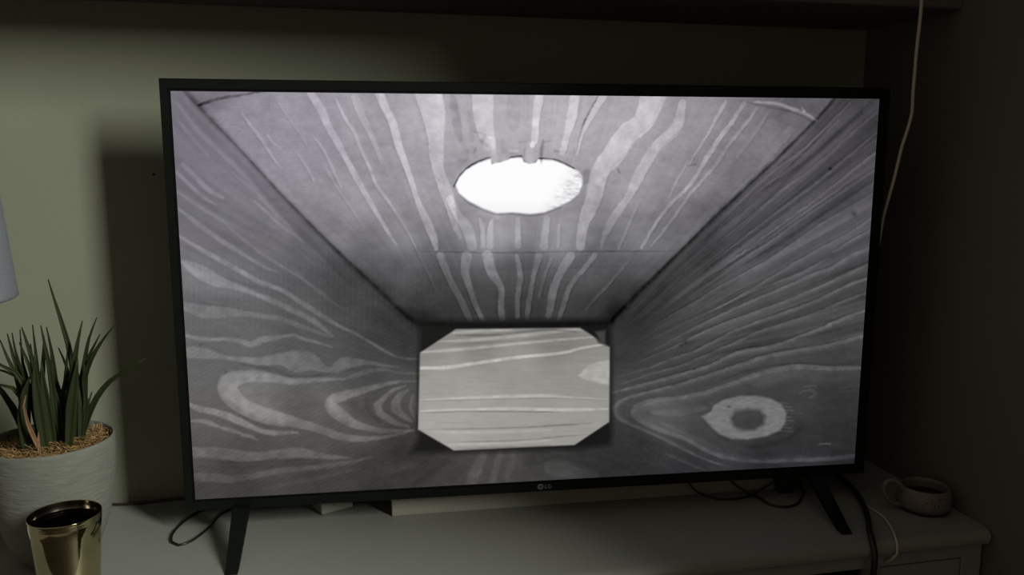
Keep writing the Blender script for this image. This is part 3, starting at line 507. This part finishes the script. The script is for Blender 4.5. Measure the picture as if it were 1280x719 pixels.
# ------------------------------------------------------------------ things on the cabinet
# long white box behind the television
wb = thing('white_box', 'long low off-white box lying behind the television on the cabinet top', 'box', (-.5055, -.1457, 0), -.0431)
bm = box(bmesh.new(), (-.2965, 0, 0), (.2965, .055, .0355), .0012); obj('body', bm, M['boxw'], wb)
bm = box(bmesh.new(), (-.2972, -.0008, .0345), (.2972, .0558, .0385), .0012); obj('lid', bm, M['boxw'], wb)
# white plug adapter
pa = thing('plug_adapter', 'small white plug adapter lying behind the television left of the long box', 'adapter', (-.899, -.109, 0), .42)
bm = box(bmesh.new(), (0, 0, 0), (.050, .034, .028), .003, 3); obj('casing', bm, M['wplastic'], pa)
bm = lathe([(0, 0), (.0032, 0), (.0030, .001), (.0018, .0012), (0, .0006)], 20); o = obj('button', bm, mat('grey_button', (.30, .33, .28), .5, nscale=20, namt=.1), pa, True); o.location = (.020, 0, .0135); o.rotation_euler = (math.radians(90), 0, 0)
# small brown block
bb = obj('brown_block', box(bmesh.new(), (-.0115, -.012, 0), (.0115, .012, .024), .002, 2), M['brown']); bb.location = (-.2085, -.166, 0); bb.rotation_euler = (0, 0, -.08)
tag(bb, 'dark brown block standing at the right end of the long white box', 'adapter')

def cable(name, label, pts, rad, m, group=None):
    o = obj(name, tube(bmesh.new(), pts, rad, 10), m, smooth=True); return tag(o, label, 'cable', group)
cable('power_cable', 'thin brown cable lying along the foot of the wall beside the plant pot', [(-1.300, -.012, .0022), (-1.240, -.008, .0022), (-1.205, -.0055, .0022), (-1.187, -.010, .0022), (-1.154, -.011, .0022), (-1.127, -.008, .0022), (-1.096, -.006, .0022), (-1.04, -.012, .0022), (-.96, -.03, .0022), (-.88, -.028, .0022)], .0019, M['brcable'])
cable('power_cable', 'thin black cable looping out under the left corner of the television', [(-1.02, -.035, .002), (-1.054, -.045, .002), (-1.076, -.068, .002), (-1.090, -.103, .002), (-1.0955, -.132, .002), (-1.092, -.155, .002), (-1.082, -.166, .002), (-1.067, -.156, .002), (-1.051, -.122, .002), (-1.039, -.080, .002), (-1.02, -.055, .002), (-.99, -.05, .002)], .0016, M['bcable'])
cable('signal_cable', 'thin black cable drooping in the left of two loops under the television', [(-.378, -.120, .062), (-.371, -.155, .047), (-.363, -.165, .0236), (-.350, -.167, .010), (-.336, -.170, .0040), (-.320, -.181, .0022), (-.300, -.184, .0022), (-.281, -.182, .0022), (-.262, -.174, .0022), (-.246, -.167, .0050), (-.2345, -.168, .011), (-.2265, -.170, .018), (-.226, -.163, .032), (-.234, -.145, .055)], .0016, M['bcable'])
cable('signal_cable', 'thin black cable drooping in the right of two loops, below the brown block', [(-.312, -.120, .062), (-.303, -.157, .046), (-.294, -.165, .0215), (-.283, -.168, .0115), (-.273, -.178, .0062), (-.2625, -.197, .0045), (-.258, -.214, .0022), (-.240, -.227, .0022), (-.218, -.221, .0022), (-.200, -.203, .0022), (-.186, -.186, .0022), (-.176, -.163, .0030), (-.168, -.140, .018), (-.160, -.10, .05)], .0017, M['bcable'])
cable('mains_cable', 'thick black cable arching over the cabinet top and down its front edge', [(-.150, -.075, .045), (-.125, -.115, .020), (-.107, -.150, .0105), (-.109, -.180, .0095), (-.121, -.226, .0090), (-.148, -.285, .0085), (-.175, -.330, .0065), (-.187, -.352, .0045), (-.190, -.3640, -.010), (-.1905, -.3645, -.04), (-.1915, -.3595, -.10), (-.193, -.358, -.25), (-.192, -.358, -.42)], .0042, M['bcable'])
cable('charging_cable', 'thin white cable curling over the cabinet edge right of the black one', [(-.13, -.075, .04), (-.104, -.115, .012), (-.097, -.140, .0022), (-.104, -.170, .0022), (-.110, -.196, .0022), (-.117, -.228, .0022), (-.122, -.255, .0022), (-.122, -.285, .0022), (-.1330, -.318, .0022), (-.1470, -.345, .0030), (-.1525, -.3585, -.0040), (-.1535, -.3605, -.015), (-.156, -.3540, -.026), (-.160, -.3475, -.033)], .0017, M['wcable'])
HC = [(-0.0992, -0.2500, 1.40), (-0.0992, -0.2500, 1.05), (-0.0992, -0.2500, 0.7749), (-0.0925, -0.2460, 0.7353), (-0.0884, -0.2430, 0.7154), (-0.0862, -0.2400, 0.6899), (-0.0849, -0.2360, 0.6536), (-0.0823, -0.2320, 0.6167), (-0.0810, -0.2300, 0.5899), (-0.0788, -0.2280, 0.5683), (-0.0818, -0.2260, 0.5464), (-0.0867, -0.2220, 0.5188), (-0.0903, -0.2160, 0.4774), (-0.0936, -0.2100, 0.4454), (-0.0943, -0.2030, 0.4197), (-.095, -.190, .36), (-.115, -.165, .30), (-.17, -.15, .26)]
cable('hanging_cable', 'white cable hanging down past the top right corner of the television', HC, .0023, M['wcable'])

# brass cup
cup = thing('brass_cup', 'polished brass tumbler with engraved rings standing before the plant pot', 'cup', (-1.1845, -.270, 0))
prof = [(0, .0012), (.026, .001), (.0295, .0), (.0312, .0016), (.0335, .030), (.0358, .060), (.0372, .080)]
for z in (.0925, .0943, .0961): prof += [(.0372+(z-.08)*.09, z-.0007), (.0370+(z-.08)*.09, z), (.0373+(z-.08)*.09, z+.0007)]
prof += [(.0388, .0985), (.0390, .1000), (.0388, .1005), (.0385, .1002)]
obj('outer_wall', lathe(prof, 96), M['brass'], cup, True)
prof = [(.0385, .1002), (.0379, .096)]
for z in (.090, .087, .084): prof += [(.0373, z+.0008), (.0369, z), (.0372, z-.0008)]
prof += [(.0350, .068), (.0320, .035), (.0295, .006), (.0270, .0035), (0, .003)]
o = obj('inner_wall', lathe(prof, 96), M['brass_in'], cup, True); o['label'] = 'dull dark inside of the cup'

# squat stoneware mug
mug = thing('mug', 'squat speckled stoneware mug beside the side wall at the right end', 'mug', (-.0435, -.270, 0))
mug.scale = (.92, .92, .96)
r0 = .0385
prof = [(0, .004), (.030, .003), (.0345, .0045)]
obj('body', lathe([(0, .0040), (.0345, .0040), (.0385, .0055), (.0405, .012), (.0400, .022), (.0375, .032), (.0360, .036), (.0345, .0372), (.0332, .036), (.0340, .030), (.0350, .020), (.0335, .009), (0, .007)], 64), M['mug'], mug, True)
o = obj('foot_rim', lathe([(0, 0), (.0340, 0), (.0372, .0012), (.0378, .0045), (.0372, .0055), (0, .0050)], 64), M['mugb'], mug, True); o['label'] = 'bare brown clay foot'
o = obj('inner_disc', lathe([(0, .0225), (.0340, .0225), (.0342, .0215), (0, .021)], 48), M['mugin'], mug, True); o['label'] = 'dark disc inside the mug'  # plain dark disc set low inside the mug
bm = bmesh.new(); hd = Vector((-1.0, .12, 0)).normalized()
hp = [hd*rr+Vector((0, 0, z)) for rr, z in ((.0340, .031), (.0420, .0400), (.0530, .0465), (.0640, .0450), (.0680, .0360), (.0640, .0230), (.0540, .0120), (.0385, .0075))]
tube(bm, [tuple(p) for p in hp], lambda t: .0034+.0012*abs(t-.5), 12, .003); obj('handle', bm, M['mug'], mug, True)
rn = random.Random(6); bm = bmesh.new()
for k in range(46):
    a = rn.uniform(-2.4, -.3); z = rn.gauss(.019, .004) if k < 22 else rn.uniform(.011, .030); rr = .0403-(max(0, z-.020)**1)*.18+.0001
    P = Vector((rr*math.cos(a), rr*math.sin(a), z)); nrm = Vector((math.cos(a), math.sin(a), 0)); t1 = Vector((-nrm.y, nrm.x, 0)); s = rn.uniform(.0005, .0011)
    vv = [bm.verts.new(P+(t1*math.cos(q_)*s+Vector((0, 0, 1))*math.sin(q_)*s*1.3)) for q_ in [k_*math.pi/3 for k_ in range(6)]]; ctr = bm.verts.new(P+nrm*.0003)
    for i in range(6): bm.faces.new((vv[i], vv[(i+1) % 6], ctr))
o = obj('speckle', bm, M['speck'], mug); o['kind'] = 'stuff'

# table lamp at the left edge
lp = thing('table_lamp', 'table lamp with pale blue-grey tapered cloth shade behind the plant', 'lamp', (-1.383, -.125, 0))
ls = .1185
o = obj('lamp_shade', lathe([(.0985, .548), (.0995, .5495), (.1005, .548), (ls+.0003, .335), (ls+.0010, .330), (ls-.0005, .3285), (ls-.0015, .331), (.0985, .548)], 96), M['shade'], lp, True)
obj('base', lathe([(0, 0), (.055, 0), (.058, .006), (.045, .030), (.030, .10), (.034, .17), (.022, .25), (.010, .27), (.008, .30), (0, .30)], 48), M['lampm'], lp, True)
obj('stem', lathe([(0, .298), (.006, .298), (.006, .42), (.014, .425), (.014, .45), (0, .455)], 20), M['lampm'], lp, True)
bm = bmesh.new()
for k in range(3):
    a = k*2*math.pi/3; tube(bm, [(0, 0, .448), (.050*math.cos(a), .050*math.sin(a), .449), (.1065*math.cos(a), .1065*math.sin(a), .452)], .0012, 6, .03)
obj('shade_carrier', bm, M['lampm'], lp)

# potted plant
PCX, PCY = -1.2265, -.160
pl = thing('potted_plant', 'spiky dark green plant in a round off-white pot topped with dry moss', 'plant', (PCX, PCY, 0))
prof = [(0, .001), (.036, .0), (.041, .002), (.0490, .014), (.0575, .034), (.0650, .060), (.0705, .090), (.0735, .120), (.0745, .140), (.0742, .151), (.0738, .155), (.0728, .1568), (.0712, .1558), (.0704, .150), (.0700, .138), (0, .134)]
obj('pot', lathe(prof, 96), M['pot'], pl, True)
bm = lathe([(.0698, .1400), (.060, .1440), (.045, .1465), (.025, .1480), (0, .1485)], 48)
for v in bm.verts: v.co.z += .002*mnoise.noise(v.co*60)
obj('soil', bm, M['soil'], pl, True)
rn = random.Random(3); bm = bmesh.new()
for k in range(5200):
    a = rn.uniform(0, 2*math.pi); rr = .0685*math.sqrt(rn.uniform(.10, 1))
    front = -math.sin(a)*rr/.0685; right = math.cos(a)*rr/.0685
    if rn.random() < .35*max(0, -front): continue
    hgt = .0060+.0150*max(0, .35+.45*right+.25*front)
    P = Vector((rr*math.cos(a), rr*math.sin(a), .1460-.006*(rr/.0685)**2+rn.uniform(0, hgt)))
    L = rn.uniform(.006, .014); ph = rn.uniform(0, 6.28); cur = rn.uniform(-420, 420); el = rn.uniform(-.35, .55); wd = rn.uniform(.00018, .00034)
    prev = None
    for s in range(6):
        d = Vector((math.cos(ph), math.sin(ph), el)).normalized(); nn = d.cross(Vector((0, 0, 1))).normalized()
        rr2 = math.hypot(P.x, P.y)
        if rr2 > .0695: P.x *= .0695/rr2; P.y *= .0695/rr2
        cur_ = (bm.verts.new(P+nn*wd+Vector((0, 0, wd))), bm.verts.new(P-nn*wd-Vector((0, 0, wd*.4))))
        if prev: bm.faces.new((prev[0], prev[1], cur_[1], cur_[0]))
        prev = cur_; P = P+d*(L/5); ph += cur*L/5; el += rn.uniform(-.4, .3)
for s_ in range(14):                                    # a tuft standing up at the right
    P = Vector((.050+rn.uniform(-.006, .006), .020+rn.uniform(-.006, .006), .150)); prev = None; ph = rn.uniform(0, 6.28)
    for s in range(6):
        nn = Vector((math.cos(ph), math.sin(ph), 0)); cur_ = (bm.verts.new(P+nn*.0005), bm.verts.new(P-nn*.0005))
        if prev: bm.faces.new((prev[0], prev[1], cur_[1], cur_[0]))
        prev = cur_; P = P+Vector((rn.uniform(-.001, .0016), rn.uniform(-.001, .001), .0031)); ph += .5
o = obj('moss', bm, M['moss'], pl); o['kind'] = 'stuff'; o['label'] = 'curly rust-brown dry moss'

def blade(pts, w0, m=None, bend=.35):
    """pts: points base to tip (x, y, z) relative to the pot centre; w0: half width at the middle"""
    ps = [Vector(p) for p in spline(pts, .010)]; bm = bmesh.new(); n = len(ps); prev = None
    view = Vector((.22, -.97, .15))
    for i, p in enumerate(ps):
        t = i/(n-1); tg = (ps[min(i+1, n-1)]-ps[max(i-1, 0)]).normalized(); s = tg.cross(view).normalized(); nn = s.cross(tg)
        wd = w0*(.55+1.0*t if t < .4 else .95*(1-((t-.4)/.6)**1.7))+.0003
        row = [bm.verts.new(p-s*wd-nn*wd*-bend), bm.verts.new(p-s*wd*.5+nn*wd*.0), bm.verts.new(p-nn*wd*bend*.6), bm.verts.new(p+s*wd*.5), bm.verts.new(p+s*wd+nn*wd*bend)]
        if prev:
            for k in range(4): bm.faces.new((prev[k], prev[k+1], row[k+1], row[k]))
        prev = row
    me_o = obj('leaf', bm, m or M['leaf'], pl, True); so = me_o.modifiers.new('thickness', 'SOLIDIFY'); so.thickness = .0011; so.offset = 0
    return me_o
LEAVES = [
    ([(0.0302, -0.0105, 0.1430), (0.0321, -0.0100, 0.1707), (0.0354, -0.0090, 0.2215), (0.0337, -0.0080, 0.2640), (0.0271, -0.0070, 0.3012), (0.0202, -0.0060, 0.3321), (0.0147, -0.0050, 0.3577)], 0.0032, 0),
    ([(0.0283, -0.0312, 0.1430), (0.0304, -0.0300, 0.1640), (0.0346, -0.0275, 0.2065), (0.0406, -0.0250, 0.2497), (0.0467, -0.0225, 0.2817), (0.0533, -0.0200, 0.3076)], 0.0043, 0),
    ([(0.0285, -0.0058, 0.1430), (0.0325, -0.0050, 0.1690), (0.0387, -0.0038, 0.2096), (0.0466, -0.0025, 0.2478), (0.0541, -0.0012, 0.2807), (0.0648, 0.0000, 0.3073)], 0.0029, 0),
    ([(0.0300, 0.0017, 0.1430), (0.0339, 0.0000, 0.1673), (0.0399, -0.0025, 0.2040), (0.0506, -0.0050, 0.2441), (0.0680, -0.0075, 0.2754), (0.0866, -0.0100, 0.2983)], 0.0034, 0),
    ([(0.0231, 0.0074, 0.1430), (0.0292, 0.0100, 0.1749), (0.0368, 0.0133, 0.2153), (0.0468, 0.0167, 0.2514), (0.0622, 0.0200, 0.2820)], 0.0030, 0),
    ([(0.0319, 0.0061, 0.1430), (0.0400, 0.0050, 0.1653), (0.0472, 0.0040, 0.1850), (0.0571, 0.0030, 0.2045), (0.0726, 0.0020, 0.2236), (0.0963, 0.0010, 0.2402), (0.1190, 0.0000, 0.2527)], 0.0034, 0),
    ([(0.0375, -0.0059, 0.1430), (0.0425, -0.0040, 0.1701), (0.0477, -0.0020, 0.1982), (0.0528, 0.0000, 0.2129)], 0.0020, 0),
    ([(0.0231, 0.0100, 0.1430), (0.0238, 0.0100, 0.1648), (0.0253, 0.0100, 0.2117), (0.0238, 0.0100, 0.2418), (0.0157, 0.0100, 0.2689)], 0.0027, 0),
    ([(0.0114, 0.0000, 0.1430), (0.0115, 0.0000, 0.1637), (0.0118, 0.0000, 0.2051), (0.0116, 0.0000, 0.2389), (0.0103, 0.0000, 0.2694), (0.0070, 0.0000, 0.2977)], 0.0032, 0),
    ([(0.0144, -0.0200, 0.1430), (0.0143, -0.0200, 0.1649), (0.0141, -0.0200, 0.2107), (0.0126, -0.0200, 0.2499), (0.0095, -0.0200, 0.2799), (0.0069, -0.0200, 0.3036)], 0.0031, 0),
    ([(-0.0104, 0.0100, 0.1430), (-0.0104, 0.0100, 0.1536), (-0.0102, 0.0100, 0.2036), (-0.0102, 0.0100, 0.2396), (-0.0106, 0.0100, 0.2701), (-0.0114, 0.0100, 0.2995)], 0.0024, 0),
    ([(0.0058, -0.0308, 0.1430), (0.0042, -0.0300, 0.1609), (-0.0004, -0.0275, 0.2138), (-0.0025, -0.0250, 0.2530), (-0.0082, -0.0225, 0.2793), (-0.0141, -0.0200, 0.3026)], 0.0037, 0),
    ([(-0.0079, -0.0010, 0.1430), (-0.0088, 0.0000, 0.1599), (-0.0119, 0.0033, 0.2158), (-0.0177, 0.0067, 0.2469), (-0.0279, 0.0100, 0.2780)], 0.0029, 0),
    ([(-0.0232, -0.0011, 0.1430), (-0.0233, 0.0000, 0.1610), (-0.0236, 0.0025, 0.2014), (-0.0261, 0.0050, 0.2366), (-0.0323, 0.0075, 0.2687), (-0.0349, 0.0100, 0.2904)], 0.0019, 0),
    ([(-0.0259, 0.0089, 0.1430), (-0.0261, 0.0100, 0.1631), (-0.0267, 0.0133, 0.2263), (-0.0283, 0.0167, 0.2644), (-0.0290, 0.0200, 0.2922)], 0.0018, 0),
    ([(-0.0237, -0.0055, 0.1430), (-0.0237, -0.0050, 0.1596), (-0.0238, -0.0038, 0.1982), (-0.0258, -0.0025, 0.2335), (-0.0319, -0.0012, 0.2617), (-0.0370, 0.0000, 0.2916)], 0.0025, 0),
    ([(-0.0238, -0.0100, 0.1430), (-0.0239, -0.0100, 0.1613), (-0.0240, -0.0100, 0.2051), (-0.0283, -0.0100, 0.2406), (-0.0360, -0.0100, 0.2640), (-0.0421, -0.0100, 0.2860)], 0.0027, 0),
    ([(-0.0200, -0.0200, 0.1430), (-0.0190, -0.0200, 0.1623), (-0.0171, -0.0200, 0.1976), (-0.0163, -0.0200, 0.2306), (-0.0246, -0.0200, 0.2470), (-0.0379, -0.0200, 0.2556), (-0.0525, -0.0200, 0.2662)], 0.0045, 0),
    ([(-0.0306, -0.0007, 0.1430), (-0.0298, 0.0000, 0.1584), (-0.0269, 0.0025, 0.2170), (-0.0332, 0.0050, 0.2370), (-0.0469, 0.0075, 0.2432), (-0.0624, 0.0100, 0.2475)], 0.0031, 0),
    ([(-0.0237, -0.0155, 0.1430), (-0.0234, -0.0150, 0.1588), (-0.0230, -0.0140, 0.1911), (-0.0241, -0.0130, 0.2151), (-0.0323, -0.0120, 0.2264), (-0.0429, -0.0110, 0.2297), (-0.0568, -0.0100, 0.2343)], 0.0035, 0),
    ([(-0.0272, 0.0087, 0.1430), (-0.0304, 0.0100, 0.1550), (-0.0366, 0.0125, 0.1786), (-0.0441, 0.0150, 0.1960), (-0.0535, 0.0175, 0.2124), (-0.0668, 0.0200, 0.2350)], 0.0041, 0),
    ([(-0.0178, -0.0335, 0.1430), (-0.0179, -0.0330, 0.1605), (-0.0180, -0.0320, 0.1963), (-0.0134, -0.0310, 0.2255), (-0.0061, -0.0300, 0.2446)], 0.0051, 0),
    ([(0.0053, -0.0350, 0.1430), (0.0045, -0.0350, 0.1575), (0.0015, -0.0350, 0.2109), (0.0007, -0.0350, 0.2455), (0.0030, -0.0350, 0.2748)], 0.0060, 0),
    ([(0.0116, -0.0255, 0.1430), (0.0106, -0.0250, 0.1567), (0.0072, -0.0233, 0.2020), (0.0046, -0.0217, 0.2318), (0.0046, -0.0200, 0.2613)], 0.0056, 0),
    ([(0.0291, -0.0358, 0.1430), (0.0315, -0.0350, 0.1616), (0.0366, -0.0333, 0.2011), (0.0420, -0.0317, 0.2324), (0.0473, -0.0300, 0.2635)], 0.0060, 0),
    ([(0.0374, -0.0130, 0.1430), (0.0394, -0.0100, 0.1701), (0.0415, -0.0067, 0.2000), (0.0399, -0.0033, 0.2269), (0.0345, 0.0000, 0.2529)], 0.0044, 0),
    ([(0.0370, -0.0024, 0.1430), (0.0396, 0.0000, 0.1690), (0.0449, 0.0050, 0.2223), (0.0475, 0.0100, 0.2519)], 0.0030, 0),
    ([(0.0073, 0.0000, 0.1430), (0.0106, 0.0000, 0.1637), (0.0173, 0.0000, 0.2047), (0.0262, 0.0000, 0.2268), (0.0388, 0.0000, 0.2496)], 0.0037, 0),
    ([(0.0114, -0.0077, 0.1430), (0.0154, -0.0100, 0.1667), (0.0241, -0.0150, 0.2188), (0.0329, -0.0200, 0.2478)], 0.0032, 0),
    ([(0.0371, -0.0051, 0.1430), (0.0410, -0.0060, 0.1687), (0.0467, -0.0073, 0.2050), (0.0460, -0.0087, 0.2300), (0.0496, -0.0100, 0.2515)], 0.0027, 0),
    ([(-0.0106, 0.0144, 0.1430), (-0.0103, 0.0150, 0.1603), (-0.0097, 0.0167, 0.2120), (-0.0056, 0.0183, 0.2475), (-0.0025, 0.0200, 0.2828)], 0.0033, 0),
    ([(0.0217, -0.0208, 0.1430), (0.0202, -0.0200, 0.1594), (0.0170, -0.0183, 0.1948), (0.0134, -0.0167, 0.2250), (0.0115, -0.0150, 0.2548)], 0.0049, 0),
    ([(0.0186, 0.0094, 0.1430), (0.0175, 0.0100, 0.1547), (0.0128, 0.0125, 0.2014), (0.0088, 0.0150, 0.2321)], 0.0038, 0),
    ([(0.0050, -0.0443, 0.1430), (0.0002, -0.0440, 0.1590), (-0.0097, -0.0433, 0.1913), (-0.0123, -0.0427, 0.2110), (-0.0093, -0.0420, 0.2244)], 0.0023, 1),
    ([(0.0026, -0.0489, 0.1430), (0.0012, -0.0450, 0.1572), (0.0003, -0.0425, 0.1664), (0.0004, -0.0400, 0.1776)], 0.0016, 1),
    ([(-0.0142, 0.0113, 0.1430), (-0.0146, 0.0120, 0.1532), (-0.0161, 0.0147, 0.1922), (-0.0174, 0.0173, 0.2329), (-0.0187, 0.0200, 0.2734)], 0.0040, 0),
    ([(-0.0136, 0.0097, 0.1430), (-0.0143, 0.0100, 0.1497), (-0.0178, 0.0117, 0.1828), (-0.0213, 0.0133, 0.2136), (-0.0263, 0.0150, 0.2494)], 0.0030, 0),
    ([(0.0093, 0.0185, 0.1430), (0.0104, 0.0200, 0.1572), (0.0126, 0.0233, 0.1877), (0.0162, 0.0267, 0.2234), (0.0198, 0.0300, 0.2590)], 0.0030, 0),
]
for pts, w0, kind in LEAVES:
    o = blade(pts, w0, M['dry'] if kind else None)
    if kind: o['label'] = 'withered tan leaf'
